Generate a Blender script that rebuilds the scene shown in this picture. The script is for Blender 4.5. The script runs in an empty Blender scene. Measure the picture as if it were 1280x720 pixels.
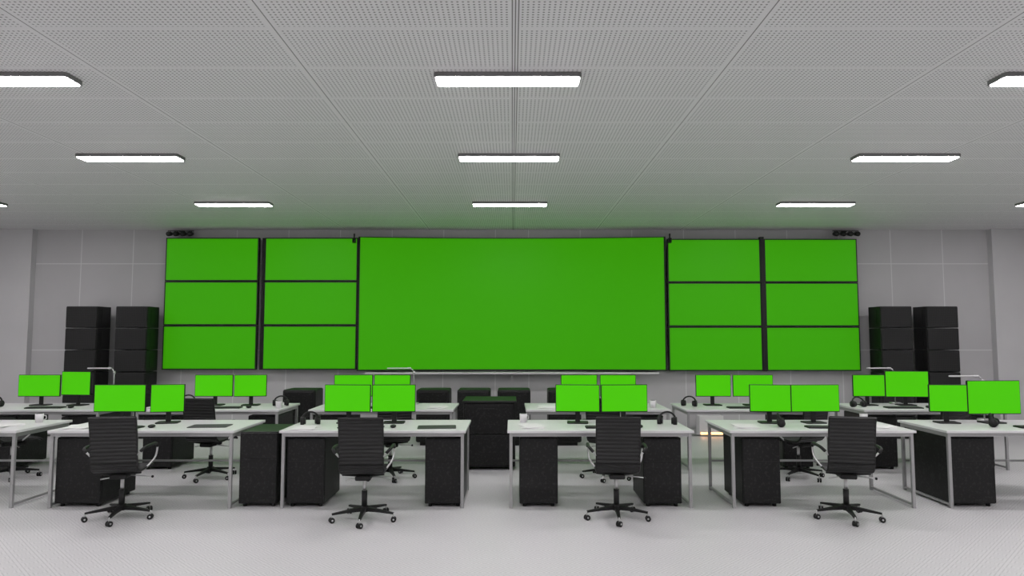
import bpy, bmesh, math, random
from mathutils import Vector, Matrix
random.seed(4)
S = bpy.context.scene
S.view_settings.view_transform = 'Standard'
S.view_settings.look = 'None'

# ------------------------------------------------------------ materials
def mat(name, col, rough=0.5, metal=0.0, spec=0.5, emi=None, estr=0.0):
    m = bpy.data.materials.new(name); m.use_nodes = True
    b = m.node_tree.nodes['Principled BSDF']
    b.inputs['Base Color'].default_value = (*col, 1)
    b.inputs['Roughness'].default_value = rough
    b.inputs['Metallic'].default_value = metal
    b.inputs['Specular IOR Level'].default_value = spec
    if emi:
        b.inputs['Emission Color'].default_value = (*emi, 1)
        b.inputs['Emission Strength'].default_value = estr
    return m

class NG:
    def __init__(s, m):
        s.m = m; s.nt = m.node_tree; s.b = s.nt.nodes['Principled BSDF']
        tc = s.nt.nodes.new('ShaderNodeTexCoord')
        sp = s.nt.nodes.new('ShaderNodeSeparateXYZ')
        s.obj = tc.outputs['Object']
        s.nt.links.new(s.obj, sp.inputs[0])
        s.x, s.y, s.z = sp.outputs
    def f(s, op, a, b=None, c=None):
        n = s.nt.nodes.new('ShaderNodeMath'); n.operation = op
        for i, v in enumerate((a, b, c)):
            if v is None: continue
            if isinstance(v, (int, float)): n.inputs[i].default_value = v
            else: s.nt.links.new(v, n.inputs[i])
        return n.outputs[0]
    def dist(s, v, p, off=0.0):           # distance to nearest multiple of p
        w = s.f('SUBTRACT', v, off)
        return s.f('ABSOLUTE', s.f('SUBTRACT', w, s.f('MULTIPLY', s.f('ROUND', s.f('DIVIDE', w, p)), p)))
    def mix(s, fac, a, b):
        n = s.nt.nodes.new('ShaderNodeMix'); n.data_type = 'RGBA'
        s.nt.links.new(fac, n.inputs[0])
        for i, v in ((6, a), (7, b)):
            if isinstance(v, tuple): n.inputs[i].default_value = (*v, 1)
            else: s.nt.links.new(v, n.inputs[i])
        return n.outputs[2]
    def noise(s, scale, detail=2):
        n = s.nt.nodes.new('ShaderNodeTexNoise'); n.inputs['Scale'].default_value = scale
        n.inputs['Detail'].default_value = detail
        s.nt.links.new(s.obj, n.inputs['Vector']); return n.outputs['Fac']
    def col(s, o): s.nt.links.new(o, s.b.inputs['Base Color'])
    def bump(s, h, st=0.3, d=0.005):
        n = s.nt.nodes.new('ShaderNodeBump'); n.inputs['Strength'].default_value = st
        n.inputs['Distance'].default_value = d
        s.nt.links.new(h, n.inputs['Height']); s.nt.links.new(n.outputs[0], s.b.inputs['Normal'])

# ceiling: perforated metal panels
M_CEIL = mat('perforated_ceiling', (.62, .62, .61), .6, spec=.2)
g = NG(M_CEIL)
ds = g.dist(g.x, 1.44, 0.02)
dt = g.dist(g.y, 0.60, 0.35)
hx = g.dist(g.x, 0.03); hy = g.dist(g.y, 0.03)
r = g.f('SQRT', g.f('ADD', g.f('MULTIPLY', hx, hx), g.f('MULTIPLY', hy, hy)))
hole = g.f('MULTIPLY', g.f('LESS_THAN', r, 0.0068),
           g.f('MULTIPLY', g.f('GREATER_THAN', ds, 0.035), g.f('GREATER_THAN', dt, 0.020)))
cseam = g.f('LESS_THAN', g.f('ABSOLUTE', g.f('SUBTRACT', g.f('ABSOLUTE', g.f('SUBTRACT', g.x, 0.02)), 0.018)), 0.004)
seam = g.f('MAXIMUM', g.f('LESS_THAN', ds, 0.004), cseam)
c = g.mix(hole, (.76, .755, .76), (.27, .27, .27))
c = g.mix(seam, c, (.25, .25, .25)); g.col(c)

# wall: large panels with light joints
def wallmat(name, base, joint):
    m = mat(name, base, .65, spec=.2); g = NG(m)
    ax = g.f('ABSOLUTE', g.x)
    dv = g.dist(ax, 0.892, 6.53)
    dh = g.dist(g.z, 1.48, 2.89)
    s = g.f('MAXIMUM', g.f('LESS_THAN', dv, 0.007), g.f('LESS_THAN', dh, 0.007))
    n = g.noise(1.2, 4)
    c0 = g.mix(n, tuple(v * .93 for v in base), tuple(min(1, v * 1.07) for v in base))
    g.col(g.mix(s, c0, joint)); return m
M_WALL = wallmat('wall_panels', (.55, .545, .55), (.72, .72, .72))
M_WALL2 = mat('wall_side_paint', (.50, .50, .49), .65, spec=.2)
g = NG(M_WALL2); g.col(g.mix(g.noise(2, 4), (.60, .595, .60), (.66, .655, .66)))

M_FLOOR = mat('floor_tiles', (.7, .7, .7), .45, spec=.35)
g = NG(M_FLOOR)
u = g.f('ADD', g.x, g.y); v = g.f('SUBTRACT', g.x, g.y)
par = g.f('LESS_THAN', g.f('FLOORED_MODULO', g.f('ADD', g.f('FLOOR', g.f('DIVIDE', g.x, 0.10)), g.f('FLOOR', g.f('DIVIDE', g.y, 0.10))), 2.0), 0.5)
du = g.f('LESS_THAN', g.dist(u, 0.036), 0.005); dv_ = g.f('LESS_THAN', g.dist(v, 0.036), 0.005)
pat = g.f('ADD', g.f('MULTIPLY', du, par), g.f('MULTIPLY', dv_, g.f('SUBTRACT', 1.0, par)))
c = g.mix(g.noise(0.9, 5), (.63, .625, .63), (.72, .715, .72))
c = g.mix(g.f('MULTIPLY', pat, .42), c, (.34, .34, .34))
g.col(c)

def greenmat(name, st):
    m = mat(name, (.03, .30, .004), .4, spec=.12, emi=(.056, .42, .001), estr=st)
    g = NG(m); g.col(g.mix(g.noise(40, 1), (.018, .18, .002), (.020, .19, .002))); return m
M_GREEN = greenmat('chroma_green_screen', .58)
M_GREENM = greenmat('chroma_green_monitor', 1.05)

def noisy(name, a, b, rough, scale=60, metal=0., spec=.5, bump=0):
    m = mat(name, a, rough, metal, spec); g = NG(m)
    n = g.noise(scale, 3); g.col(g.mix(n, a, b))
    if bump: g.bump(n, bump, .002)
    return m
M_BLACK = noisy('black_plastic', (.008, .008, .008), (.014, .014, .014), .5, spec=.35)
M_BEZEL = noisy('dark_bezel', (.008, .008, .008), (.012, .012, .012), .45, spec=.35)
M_WHITE = noisy('white_laminate', (.72, .715, .72), (.76, .755, .76), .35, 8)
M_CHROME = noisy('brushed_steel', (.55, .55, .55), (.65, .65, .65), .3, 90, metal=.85)
M_LEG = noisy('satin_grey_steel', (.36, .36, .36), (.42, .42, .42), .4, 50, metal=.3)
M_LEATHER = noisy('black_ribbed_leather', (.009, .009, .009), (.017, .017, .017), .42, 150, bump=.3, spec=.4)
M_FIX = noisy('fixture_housing', (.16, .16, .16), (.2, .2, .2), .5)
M_PAPER = noisy('paper', (.8, .8, .79), (.86, .86, .85), .8, 30)
M_SCREENOFF = noisy('dark_pad', (.03, .03, .032), (.045, .045, .045), .6, 200)
M_DIFF = mat('light_diffuser', (.8, .8, .8), .5, emi=(1, .955, .985), estr=37)
M_WARM = mat('warm_lamp', (.8, .5, .3), .5, emi=(1, .45, .15), estr=4)
# pedestal: black powder-coat with speckled texture
M_PED = mat('speckled_black_steel', (.02, .02, .02), .45, spec=.3)
g = NG(M_PED); n = g.noise(38, 3)
sp = g.f('GREATER_THAN', n, .58)
g.col(g.mix(sp, (.008, .008, .008), (.020, .020, .020))); g.bump(n, .2, .003)
M_GRILLE = mat('speaker_grille', (.02, .02, .02), .55, spec=.3)
g = NG(M_GRILLE)
hx = g.dist(g.x, 0.02); hz = g.dist(g.z, 0.02)
rr = g.f('SQRT', g.f('ADD', g.f('MULTIPLY', hx, hx), g.f('MULTIPLY', hz, hz)))
g.col(g.mix(g.f('LESS_THAN', rr, .006), (.022, .022, .022), (.006, .006, .006)))

# ------------------------------------------------------------ builder
class B:
    def __init__(s): s.bm = bmesh.new(); s.mats = []
    def mi(s, m):
        if m not in s.mats: s.mats.append(m)
        return s.mats.index(m)
    def _merge(s, tb, m, mtx=None, smooth=False):
        if mtx is not None: tb.transform(mtx)
        i = s.mi(m)
        mp = {v: s.bm.verts.new(v.co) for v in tb.verts}
        for f in tb.faces:
            try:
                nf = s.bm.faces.new([mp[v] for v in f.verts]); nf.material_index = i; nf.smooth = smooth
            except ValueError: pass
        tb.free()
    def box(s, x0, x1, y0, y1, z0, z1, m, bev=0, mtx=None, vert=0, seg=2):
        tb = bmesh.new(); bmesh.ops.create_cube(tb, size=1)
        for v in tb.verts:
            v.co = Vector((x0 + (v.co.x + .5) * (x1 - x0), y0 + (v.co.y + .5) * (y1 - y0), z0 + (v.co.z + .5) * (z1 - z0)))
        if vert:
            es = [e for e in tb.edges if abs(e.verts[0].co.z - e.verts[1].co.z) > 1e-6]
            bmesh.ops.bevel(tb, geom=es, offset=vert, segments=5, affect='EDGES', profile=.5)
        if bev: bmesh.ops.bevel(tb, geom=tb.edges[:], offset=bev, segments=seg, affect='EDGES', profile=.5)
        s._merge(tb, m, mtx)
    def cyl(s, p1, p2, r1, m, r2=None, seg=14):
        p1 = Vector(p1); p2 = Vector(p2); d = p2 - p1
        tb = bmesh.new()
        bmesh.ops.create_cone(tb, cap_ends=True, segments=seg, radius1=r1, radius2=r1 if r2 is None else r2, depth=d.length)
        mt = Matrix.Translation((p1 + p2) / 2) @ Vector((0, 0, 1)).rotation_difference(d.normalized()).to_matrix().to_4x4()
        s._merge(tb, m, mt, True)
    def sph(s, c, r, m, sc=(1, 1, 1)):
        tb = bmesh.new(); bmesh.ops.create_uvsphere(tb, u_segments=12, v_segments=8, radius=r)
        s._merge(tb, m, Matrix.Translation(c) @ Matrix.Diagonal((*sc, 1)), True)
    def tube(s, pts, r, m, seg=8, closed=False):
        P = [Vector(p) for p in pts]; n = len(P); tb = bmesh.new(); rings = []
        up = None
        for i, p in enumerate(P):
            if closed: t = (P[(i + 1) % n] - P[i - 1]).normalized()
            else: t = (P[min(i + 1, n - 1)] - P[max(i - 1, 0)]).normalized()
            if up is None:
                a = Vector((0, 0, 1)) if abs(t.z) < .9 else Vector((1, 0, 0)); up = (a - t * a.dot(t)).normalized()
            else: up = (up - t * up.dot(t)).normalized()
            sd = t.cross(up)
            rings.append([tb.verts.new(p + r * (math.cos(2 * math.pi * k / seg) * up + math.sin(2 * math.pi * k / seg) * sd)) for k in range(seg)])
        for i in range(n if closed else n - 1):
            a, b = rings[i], rings[(i + 1) % n]
            for k in range(seg): tb.faces.new([a[k], a[(k + 1) % seg], b[(k + 1) % seg], b[k]])
        if not closed:
            tb.faces.new(rings[0][::-1]); tb.faces.new(rings[-1])
        s._merge(tb, m, None, True)
    def mesh(s, name):
        bmesh.ops.recalc_face_normals(s.bm, faces=s.bm.faces)
        me = bpy.data.meshes.new(name); s.bm.to_mesh(me); s.bm.free()
        for m in s.mats: me.materials.append(m)
        return me

def put(name, me, loc=(0, 0, 0), rz=0):
    o = bpy.data.objects.new(name, me); o.location = loc; o.rotation_euler = (0, 0, math.radians(rz))
    S.collection.objects.link(o); return o

def catmull(pts, n):
    P = [Vector(p) for p in pts]; P = [2 * P[0] - P[1]] + P + [2 * P[-1] - P[-2]]; out = []
    for i in range(1, len(P) - 2):
        for k in range(n):
            t = k / n; a, b, c, d = P[i - 1:i + 3]
            out.append(.5 * ((2 * b) + (c - a) * t + (2 * a - 5 * b + 4 * c - d) * t * t + (3 * b - a - 3 * c + d) * t ** 3))
    out.append(P[-2]); return out

# ------------------------------------------------------------ room
ZC = 3.48; YW = 11.7; XW = 9.3; YB = -3.5
def room(name, dims, m):
    b = B(); b.box(*dims, m); return put(name, b.mesh(name))
room('floor', (-XW, XW, YB, YW, -.1, 0), M_FLOOR)
room('ceiling', (-XW, XW, YB, YW, ZC, ZC + .1), M_CEIL)
room('wall_front', (-XW - .1, XW + .1, YW, YW + .1, -.1, ZC + .1), M_WALL)
room('wall_back', (-XW - .1, XW + .1, YB - .1, YB, -.1, ZC + .1), M_WALL2)
room('wall_left', (-XW - .1, -XW, YB, YW, -.1, ZC + .1), M_WALL2)
room('wall_right', (XW, XW + .1, YB, YW, -.1, ZC + .1), M_WALL2)
room('wall_pilaster_left', (-XW, -8.2, YW - .12, YW, 0, ZC), M_WALL2)
room('wall_pilaster_right', (8.2, XW, YW - .12, YW, 0, ZC), M_WALL2)
room('baseboard_front', (-8.2, 8.2, YW - .015, YW, 0, .08), M_WALL2)

# ------------------------------------------------------------ ceiling lights
b = B()
b.box(-.515, .515, -.10, .10, -.032, 0, M_FIX, vert=.025)
b.box(-.503, .503, -.088, .088, -.036, -.02, M_DIFF, vert=.022)
ML = b.mesh('ceiling_light')
rows = [(4.72, (-7.4, -3.61, -.03, 3.94, 7.6)), (6.84, (-7.5, -3.88, -.03, 4.0, 7.6)), (9.3, (-7.52, -3.83, -.03, 4.18, 7.5)),
        (2.5, (-7.5, -3.8, -.03, 3.95, 7.6)), (.3, (-7.5, -3.8, -.03, 3.95, 7.6)), (-2.0, (-7.5, -3.8, -.03, 3.95, 7.6))]  # these rows are unseen, added behind the camera to light the room
for y, xs in rows:
    for x in xs: put('ceiling_light', ML, (x, y, ZC))

# ------------------------------------------------------------ video wall
b = B()
W, Hh = 1.58, .74
b.box(-W / 2, W / 2, 0, .06, 0, Hh, M_BEZEL, bev=.004)
b.box(-W / 2 + .022, W / 2 - .022, -.003, .01, .02, Hh - .02, M_GREEN)
b.box(-.5, .5, .06, .19, .15, Hh - .15, M_BLACK)
MP = b.mesh('video_wall_panel')
z0 = 1.085
for cx in (-5.08, -3.40, 3.42, 5.06):
    for k in range(3): put('video_wall_panel', MP, (cx, 11.5, z0 + k * .745 - (.02 if cx > 0 else 0)))
b = B()
b.box(-.032, .032, 0, .09, 0, 2.27, M_BLACK, bev=.004)
b.box(-.02, .02, .09, .195, .14, 2.14, M_BLACK)
put('screen_support_rail', b.mesh('screen_support_rail'), (4.24, 11.49, 1.06))
b = B()
b.box(-.022, .022, 0, .03, 0, 2.24, M_BLACK, bev=.004)
b.box(-.02, .02, .03, .125, .14, 2.14, M_BLACK)
put('screen_support_rail', b.mesh('screen_support_rail'), (-4.24, 11.57, 1.08))
# curved main screen (local origin at its bottom centre)
b = B(); N = 40
XA = 2.59
def ys(x): return -.16 * (x / XA) ** 2
def strip(xa, xb, za, zb_, off, thick, m, n=N):
    tb = bmesh.new(); L = []
    for i in range(n + 1):
        x = xa + (xb - xa) * i / n; y = ys(x) + off
        L.append([tb.verts.new((x, y, za)), tb.verts.new((x, y, zb_)), tb.verts.new((x, y + thick, zb_)), tb.verts.new((x, y + thick, za))])
    for i in range(n):
        for k in range(4): tb.faces.new([L[i][k], L[i][(k + 1) % 4], L[i + 1][(k + 1) % 4], L[i + 1][k]])
    tb.faces.new(L[0]); tb.faces.new(L[-1][::-1]); b._merge(tb, m)
strip(-XA, XA, 0, 2.255, 0, .05, M_BEZEL)
strip(-XA + .03, XA - .03, .02, 2.24, -.004, .01, M_GREEN)
b.box(-2.3, -1.9, -.08, .09, .3, 2, M_BLACK); b.box(1.9, 2.3, -.08, .09, .3, 2, M_BLACK)
put('curved_video_screen', b.mesh('curved_video_screen'), (0, 11.60, 1.07))
b = B(); b.box(-2.45, 2.45, -.13, .13, 0, .03, M_WHITE, bev=.004)
for x in (-2, 0, 2): b.box(x - .015, x + .015, -.08, .13, -.08, 0, M_LEG)
put('screen_ledge', b.mesh('screen_ledge'), (0, 11.56, 1.015))
# spotlight clusters and cameras
b = B()
b.box(-.22, .22, -.005, .01, .0, .012, M_BLACK)
b.box(-.02, .02, -.01, .12, -.01, .012, M_BLACK)
for i in range(4):
    x = -.18 + i * .12
    b.cyl((x, -.07, -.055), (x, .03, -.04), .042, M_BLACK, r2=.032)
    b.cyl((x, -.074, -.056), (x, -.069, -.055), .026, M_SCREENOFF)
    b.cyl((x, 0, .005), (x, 0, -.03), .008, M_BLACK)
MS = b.mesh('spotlight_bar')
put('spotlight_bar', MS, (-5.66, 11.575, 3.435)); put('spotlight_bar', MS, (5.7, 11.575, 3.435))
b = B()
b.box(-.03, .03, -.14, .02, -.13, -.06, M_BLACK, bev=.01)
b.cyl((0, -.14, -.095), (0, -.17, -.1), .025, M_BEZEL)
b.cyl((0, 0, -.08), (0, 0, .03), .012, M_BLACK)
b.box(-.012, .012, -.01, .12, .0, .03, M_BLACK)
MCM = b.mesh('security_camera')
put('security_camera', MCM, (-2.64, 11.34, 3.33), 12); put('security_camera', MCM, (2.64, 11.34, 3.33), -12)

# ------------------------------------------------------------ loudspeakers
b = B(); n = 6; hs = 2.14 / n
for i in range(n):
    z = i * hs
    b.box(-.26, .26, .02, .38, z, z + hs - .008, M_BLACK, bev=.008)
    b.box(-.25, .25, 0, .03, z + .012, z + hs - .02, M_GRILLE, bev=.006)
    b.box(-.265, -.255, .12, .28, z + .06, z + hs - .06, M_BEZEL)
    b.box(.255, .265, .12, .28, z + .06, z + hs - .06, M_BEZEL)
MSP = b.mesh('loudspeaker_tower')
for x in (-7.0, -6.19, 6.25, 7.0): put('loudspeaker_tower', MSP, (x, 11.1, 0))

# ------------------------------------------------------------ desks
def desk(w, d=.85):
    b = B(); hw = w / 2
    b.box(-hw, hw, 0, d, .715, .74, M_WHITE, bev=.004)
    for x in (-hw + .035, hw - .035):
        for y in (.035, d - .035): b.box(x - .015, x + .015, y - .015, y + .015, 0, .715, M_LEG, bev=.003)
        b.box(x - .013, x + .013, .05, d - .05, .675, .714, M_LEG)
        b.box(x - .010, x + .010, .05, d - .05, .02, .04, M_LEG)
    for y in (.035, d - .035): b.box(-hw + .05, hw - .05, y - .012, y + .012, .68, .714, M_LEG)
    b.box(-hw + .05, hw - .05, d - .04, d - .025, .30, .32, M_LEG)
    return b.mesh('office_desk')
MD = desk(1.80)
Y1, Y2 = 6.66, 8.52
D1 = [-5.68, -3.58, -1.345, .855, 3.0, 5.09]
D2 = [-6.0, -3.78, -1.62, 1.07, 3.05, 5.25]
for x in D1: put('office_desk', MD, (x, Y1, 0))
for x in D2: put('office_desk', MD, (x, Y2, 0))

def pedestal(w, d, h):
    b = B()
    b.box(-w / 2, w / 2, .015, d, .03, h, M_PED, bev=.008)
    b.box(-w / 2 + .006, w / 2 - .006, 0, .02, .04, h - .012, M_PED, bev=.005)
    b.box(-w / 2 + .01, w / 2 - .01, -.002, .0, h * .66, h * .664, M_BLACK)
    for x in (-w / 2 + .05, w / 2 - .05):
        for y in (.06, d - .06): b.cyl((x, y, 0), (x, y, .035), .02, M_BLACK)
    return b.mesh('pedestal_cabinet')
MPD = pedestal(.37, .6, .66); MPW = pedestal(.45, .62, .665)
for x in (-2.0, -.66, .26, 1.46, 2.42): put('pedestal_cabinet', MPD, (x, Y1 + .06, 0))
put('pedestal_cabinet', MPW, (4.46, Y1 + .06, 0))
put('pedestal_cabinet', MPW, (-4.2, Y1 + .06, 0))
put('pedestal_cabinet', pedestal(.37, .6, .72), (-2.462, Y1 + .06, 0))
for x in (-5.35, -6.35, -4.4, -3.1, -2.2, 1.7, 3.55, 4.6, 5.8): put('pedestal_cabinet', MPD, (x, Y2 + .06, 0))
b = B()
b.box(-.32, .32, .02, .62, .04, .82, M_PED, bev=.01)
b.box(-.335, .335, 0, .64, .82, .85, M_BLACK, bev=.008)
for k in range(2): b.box(-.3, .3, .005, .03, .07 + k * .375, .43 + k * .375, M_PED, bev=.006)
b.box(-.06, .06, -.01, .01, .74, .755, M_BLACK)
for x in (-.26, .26):
    for y in (.1, .55): b.cyl((x, y, 0), (x, y, .045), .03, M_BLACK)
put('equipment_cabinet', b.mesh('equipment_cabinet'), (-.28, 8.52, 0))
def unit(w):
    b = B()
    b.box(-w / 2, w / 2, 0, .45, .05, .84, M_BLACK, bev=.03, seg=3)
    b.box(-w / 2 + .03, w / 2 - .03, -.008, .01, .10, .44, M_PED, bev=.006)
    b.box(-w / 2 + .03, w / 2 - .03, -.008, .01, .46, .80, M_PED, bev=.006)
    b.box(-w / 2 + .06, w / 2 - .06, .05, .4, 0, .05, M_BLACK)
    return b.mesh('storage_unit')
MU = unit(.5)
for x in (-3.22, -1.2, -.58, .03, .8): put('storage_unit', MU, (x, 10.4, 0))

# ------------------------------------------------------------ monitors
def monitor(w, h, zc):
    b = B()
    b.box(-w / 2, w / 2, 0, .022, zc - h / 2, zc + h / 2, M_BEZEL, bev=.004)
    b.box(-w / 2 + .007, w / 2 - .007, -.002, .004, zc - h / 2 + .009, zc + h / 2 - .007, M_GREENM)
    b.box(-w * .28, w * .28, .02, .045, zc - h * .3, zc + h * .3, M_BLACK, bev=.01)
    b.box(-.025, .025, .045, .065, .01, zc + .03, M_BLACK, bev=.004)
    b.box(-.11, .11, -.04, .14, 0, .012, M_BLACK, vert=.03)
    return b.mesh('computer_monitor')
cache = {}
def mon(x, y, w, h=None, rz=0, zc=.26):
    h = h or .285; k = (w, h, zc)
    if k not in cache: cache[k] = monitor(w, h, zc)
    put('computer_monitor', cache[k], (x, y, .74), rz)
for x, w, rz, kw in [(-4.10, .54, 0, {}), (-3.60, .33, 12, dict(h=.29)), (-1.72, .49, -4, {}), (-1.235, .45, 3, {}),
                 (.685, .46, -5, {}), (1.175, .49, 4, {}), (2.70, .42, -6, {}), (3.17, .52, 3, {}),
                 (4.56, .38, -6, {}), (5.04, .575, 3, dict(h=.35, zc=.27))]:
    mon(x, 7.2, w, rz=rz, **kw)
for x, w, rz, kw in [(-6.2, .55, 0, {}), (-5.72, .42, -8, dict(h=.31, zc=.29)), (-3.91, .5, 0, {}), (-3.43, .41, 8, {}),
                 (-2.08, .5, 3, {}), (-1.57, .48, -3, {}), (.88, .48, 3, {}), (1.39, .47, -3, {}), (2.64, .46, 0, {}),
                 (3.16, .52, -3, {}), (4.68, .42, 0, {}), (5.18, .55, -4, dict(h=.34, zc=.28))]:
    mon(x, 9.02, w, rz=rz, **kw)

# ------------------------------------------------------------ chairs
def chair():
    b = B(); W = .37
    prof = catmull([(0, .24, .425), (0, .21, .445), (0, .1, .45), (0, -.08, .44), (0, -.17, .455), (0, -.215, .51), (0, -.235, .60), (0, -.255, .74), (0, -.285, .88), (0, -.31, .94)], 22)
    tb = bmesh.new(); L = []; acc = 0
    for i, p in enumerate(prof):
        if i: acc += (p - prof[i - 1]).length
        t = (prof[min(i + 1, len(prof) - 1)] - prof[max(i - 1, 0)]).normalized()
        nrm = Vector((0, -t.z, t.y)); a = .007 * abs(math.sin(acc * math.pi / .034)) + .006
        q = [p + nrm * a, p - nrm * a]
        L.append([tb.verts.new(q[0] + Vector((-W / 2, 0, 0))), tb.verts.new(q[0] + Vector((W / 2, 0, 0))),
                  tb.verts.new(q[1] + Vector((W / 2, 0, 0))), tb.verts.new(q[1] + Vector((-W / 2, 0, 0)))])
    for i in range(len(L) - 1):
        for k in range(4): tb.faces.new([L[i][k], L[i][(k + 1) % 4], L[i + 1][(k + 1) % 4], L[i + 1][k]])
    tb.faces.new(L[0]); tb.faces.new(L[-1][::-1]); b._merge(tb, M_LEATHER)
    for sx in (-1, 1):
        b.tube([p + Vector((sx * W / 2, 0, 0)) for p in prof[::6]] + [prof[-1] + Vector((sx * W / 2, 0, 0))], .011, M_BLACK)
        arm = catmull([(sx * .19, -.235, .60), (sx * .24, -.23, .655), (sx * .255, -.12, .665), (sx * .255, .06, .655), (sx * .25, .12, .61), (sx * .24, .09, .52), (sx * .185, .03, .44)], 6)
        b.tube(arm, .009, M_CHROME)
        b.tube(arm[3:24], .014, M_BLACK)
    b.tube([(-.185, -.3, .935), (.185, -.3, .935)], .012, M_BLACK)
    b.tube([(-.185, -.22, .52), (0, -.235, .50), (.185, -.22, .52)], .012, M_BLACK)
    b.tube([(-.185, .1, .435), (0, .09, .42), (.185, .1, .435)], .013, M_BLACK)
    b.tube([(-.185, -.1, .425), (0, -.09, .41), (.185, -.1, .425)], .013, M_BLACK)
    b.box(-.07, .07, -.13, .12, .37, .415, M_BLACK, bev=.012)
    b.tube([(.03, 0, .385), (.2, .0, .37), (.25, -.01, .365)], .006, M_CHROME); b.sph((.255, -.01, .365), .012, M_BLACK)
    b.tube([(-.03, -.06, .385), (-.16, -.07, .365)], .006, M_CHROME)
    b.cyl((0, 0, .25), (0, 0, .38), .016, M_CHROME); b.cyl((0, 0, .10), (0, 0, .26), .025, M_BLACK)
    b.cyl((0, 0, .075), (0, 0, .125), .040, M_BLACK)
    for k in range(5):
        a = math.radians(-90 + 72 * k); dx, dy = math.cos(a), math.sin(a)
        tb = bmesh.new(); R = []
        for (rr, wd, z1, z2) in ((.02, .022, .080, .12), (.15, .016, .078, .102), (.285, .011, .068, .083)):
            px, py = -dy, dx
            R.append([tb.verts.new((dx * rr + px * wd * s_, dy * rr + py * wd * s_, z)) for s_, z in ((-1, z1), (1, z1), (1, z2), (-1, z2))])
        for i in range(2):
            for j in range(4): tb.faces.new([R[i][j], R[i][(j + 1) % 4], R[i + 1][(j + 1) % 4], R[i + 1][j]])
        tb.faces.new(R[0]); tb.faces.new(R[-1][::-1]); b._merge(tb, M_BLACK)
        cx, cy = dx * .285, dy * .285
        b.cyl((cx, cy, .03), (cx, cy, .08), .007, M_CHROME)
        ca = a + .9 + k; ux, uy = math.cos(ca), math.sin(ca)
        for s_ in (-1, 1):
            b.cyl((cx + ux * .006 * s_, cy + uy * .006 * s_, .024), (cx + ux * .02 * s_, cy + uy * .02 * s_, .024), .024, M_BLACK)
        b.cyl((cx - ux * .022, cy - uy * .022, .024), (cx + ux * .022, cy + uy * .022, .024), .008, M_CHROME)
    return b.mesh('office_chair')
MC = chair()
for x, y, r in [(-3.55, 6.33, 11), (-1.33, 6.27, 4), (.95, 6.33, -4), (3.04, 6.33, -12),
                (-3.52, 8.1, -8), (-1.42, 8.08, 20), (1.10, 8.1, -15), (-5.85, 8.1, -35), (3.35, 8.1, 25), (5.0, 8.1, 10)]:
    put('office_chair', MC, (x, y, 0), r)

# ------------------------------------------------------------ desk items
b = B(); b.box(-.22, .22, -.07, .07, 0, .014, M_BLACK, bev=.004)
for r_ in range(5):
    for c_ in range(15): b.box(-.21 + c_ * .028, -.21 + c_ * .028 + .024, -.06 + r_ * .024, -.06 + r_ * .024 + .02, .012, .018, M_SCREENOFF)
MK = b.mesh('keyboard')
b = B(); b.sph((0, 0, .0175), .03, M_BLACK, (1, 1.7, .57)); MM = b.mesh('computer_mouse')
b = B(); b.box(-.19, .19, -.12, .12, 0, .006, M_SCREENOFF, vert=.02); MPAD = b.mesh('desk_pad')
b = B()
for i in range(4): b.box(-.105, .105, -.148, .148, i * .003, i * .003 + .003, M_PAPER, mtx=Matrix.Rotation(.12 * (i - 1.5), 4, 'Z'))
MPAP = b.mesh('paper_stack')
b = B()
arc = [(.085 * math.cos(t), .0 + .03 * math.sin(t), .05 + .075 * math.sin(t)) for t in [math.pi * i / 14 for i in range(15)]]
b.tube(arc, .010, M_BLACK)
for s_ in (-1, 1):
    b.cyl((s_ * .062, 0, .04), (s_ * .098, 0, .04), .04, M_BLACK); b.cyl((s_ * .045, 0, .04), (s_ * .064, 0, .04), .034, M_LEATHER)
MH = b.mesh('headphones')
b = B(); b.cyl((0, 0, 0), (0, 0, .09), .036, M_WHITE, r2=.04, seg=20); b.cyl((0, 0, .088), (0, 0, .0905), .034, M_BLACK, seg=20)
b.tube([(.036, 0, .07), (.06, 0, .065), (.062, 0, .035), (.036, 0, .02)], .005, M_WHITE); MCUP = b.mesh('coffee_mug')
b = B(); b.cyl((0, 0, 0), (0, 0, .02), .07, M_CHROME, seg=24)
b.tube([(0, 0, .02), (0, 0, .42), (.02, 0, .46), (.06, 0, .475)], .008, M_CHROME)
b.cyl((0, 0, .4), (0, 0, .44), .016, M_CHROME)
b.box(.05, .36, -.015, .015, .468, .485, M_WHITE, bev=.006); b.cyl((.04, 0, .477), (.09, 0, .477), .013, M_CHROME)
MLP = b.mesh('desk_lamp')
zt_ = .74
for x in (-3.9, -1.5, .95, 3.15, 5.25, -5.9):
    put('keyboard', MK, (x, Y1 + .2, zt_), random.uniform(-6, 6)); put('computer_mouse', MM, (x + .32, Y1 + .2, zt_))
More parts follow.
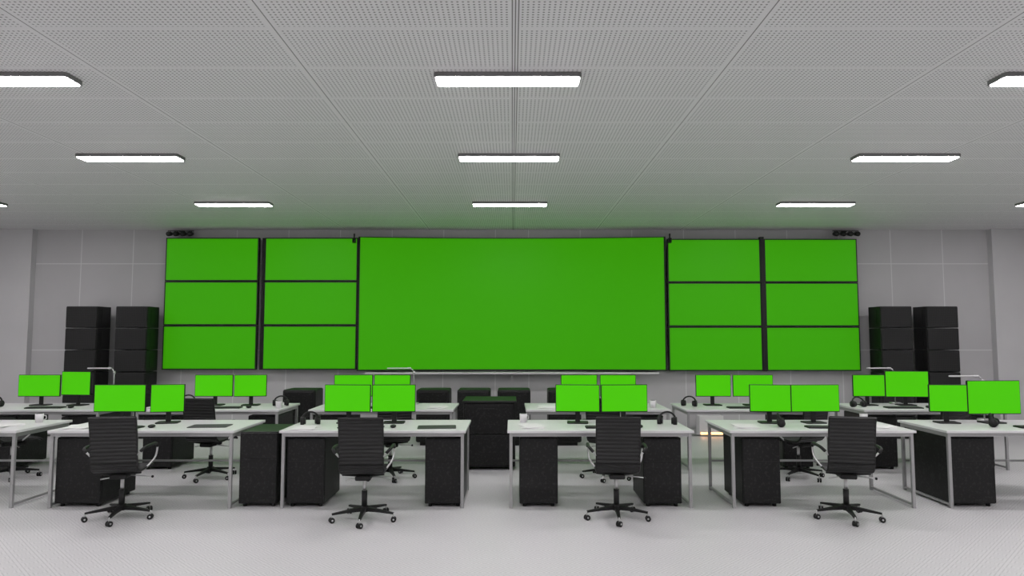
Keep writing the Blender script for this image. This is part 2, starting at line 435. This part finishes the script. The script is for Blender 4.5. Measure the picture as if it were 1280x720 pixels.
for x in (-5.9, -3.65, -1.75, 1.1, 2.95, 4.95):
    put('keyboard', MK, (x, Y2 + .2, zt_), random.uniform(-6, 6)); put('computer_mouse', MM, (x + .32, Y2 + .2, zt_))
for x, y in [(-3.05, 6.98), (-.75, 6.9), (-6.1, 7.15)]: put('desk_pad', MPAD, (x, y, zt_), 5)
for x, y, r in [(-4.32, 6.9, 10), (-5.15, 7.0, -15), (.2, 6.95, 8), (2.35, 6.95, -10), (3.68, 6.95, 20), (5.78, 7.0, 0), (-2.05, 6.83, 3),
                (-4.5, 8.78, 10), (.45, 8.8, -5), (3.7, 8.95, 12), (-.95, 8.8, 0), (5.8, 8.8, 9)]: put('paper_stack', MPAP, (x, y, zt_), r)
for x, y, r in [(-2.08, 7.12, 20), (2.72, 6.98, 70), (4.86, 6.96, 50), (1.6, 7.12, -20), (-4.3, 9.15, 30), (2.3, 8.95, -30), (-3.02, 9.0, 10), (4.45, 8.85, 10), (-6.68, 8.9, 0)]: put('headphones', MH, (x, y, zt_), r)
for x, y in [(.12, 7.3), (3.72, 7.3), (-2.95, 8.72), (1.8, 8.8), (-5.0, 7.3)]: put('coffee_mug', MCUP, (x, y, zt_), 30)
for x, y, r in [(5.08, 7.42, 180), (-5.35, 9.24, 180), (-1.32, 9.24, 180), (5.15, 9.26, 180)]: put('desk_lamp', MLP, (x, y, zt_), r)
# small floor uplight by the wall
b = B(); b.box(-.2, .2, 0, .2, 0, .34, M_WHITE, bev=.01); b.box(-.18, .18, -.004, .01, .03, .07, M_WARM)
put('floor_uplight', b.mesh('floor_uplight'), (3.28, 11.35, 0))

# ------------------------------------------------------------ world & camera
w = bpy.data.worlds.new('world'); S.world = w; w.use_nodes = True
w.node_tree.nodes['Background'].inputs[0].default_value = (.5, .5, .5, 1); w.node_tree.nodes['Background'].inputs[1].default_value = .3
cd = bpy.data.cameras.new('camera'); cd.lens = 24; cd.sensor_width = 36; cd.clip_end = 100
co = bpy.data.objects.new('camera', cd); S.collection.objects.link(co)
co.location = (0, 0, 1.65); co.rotation_euler = (math.radians(94.02), 0, 0)
S.camera = co
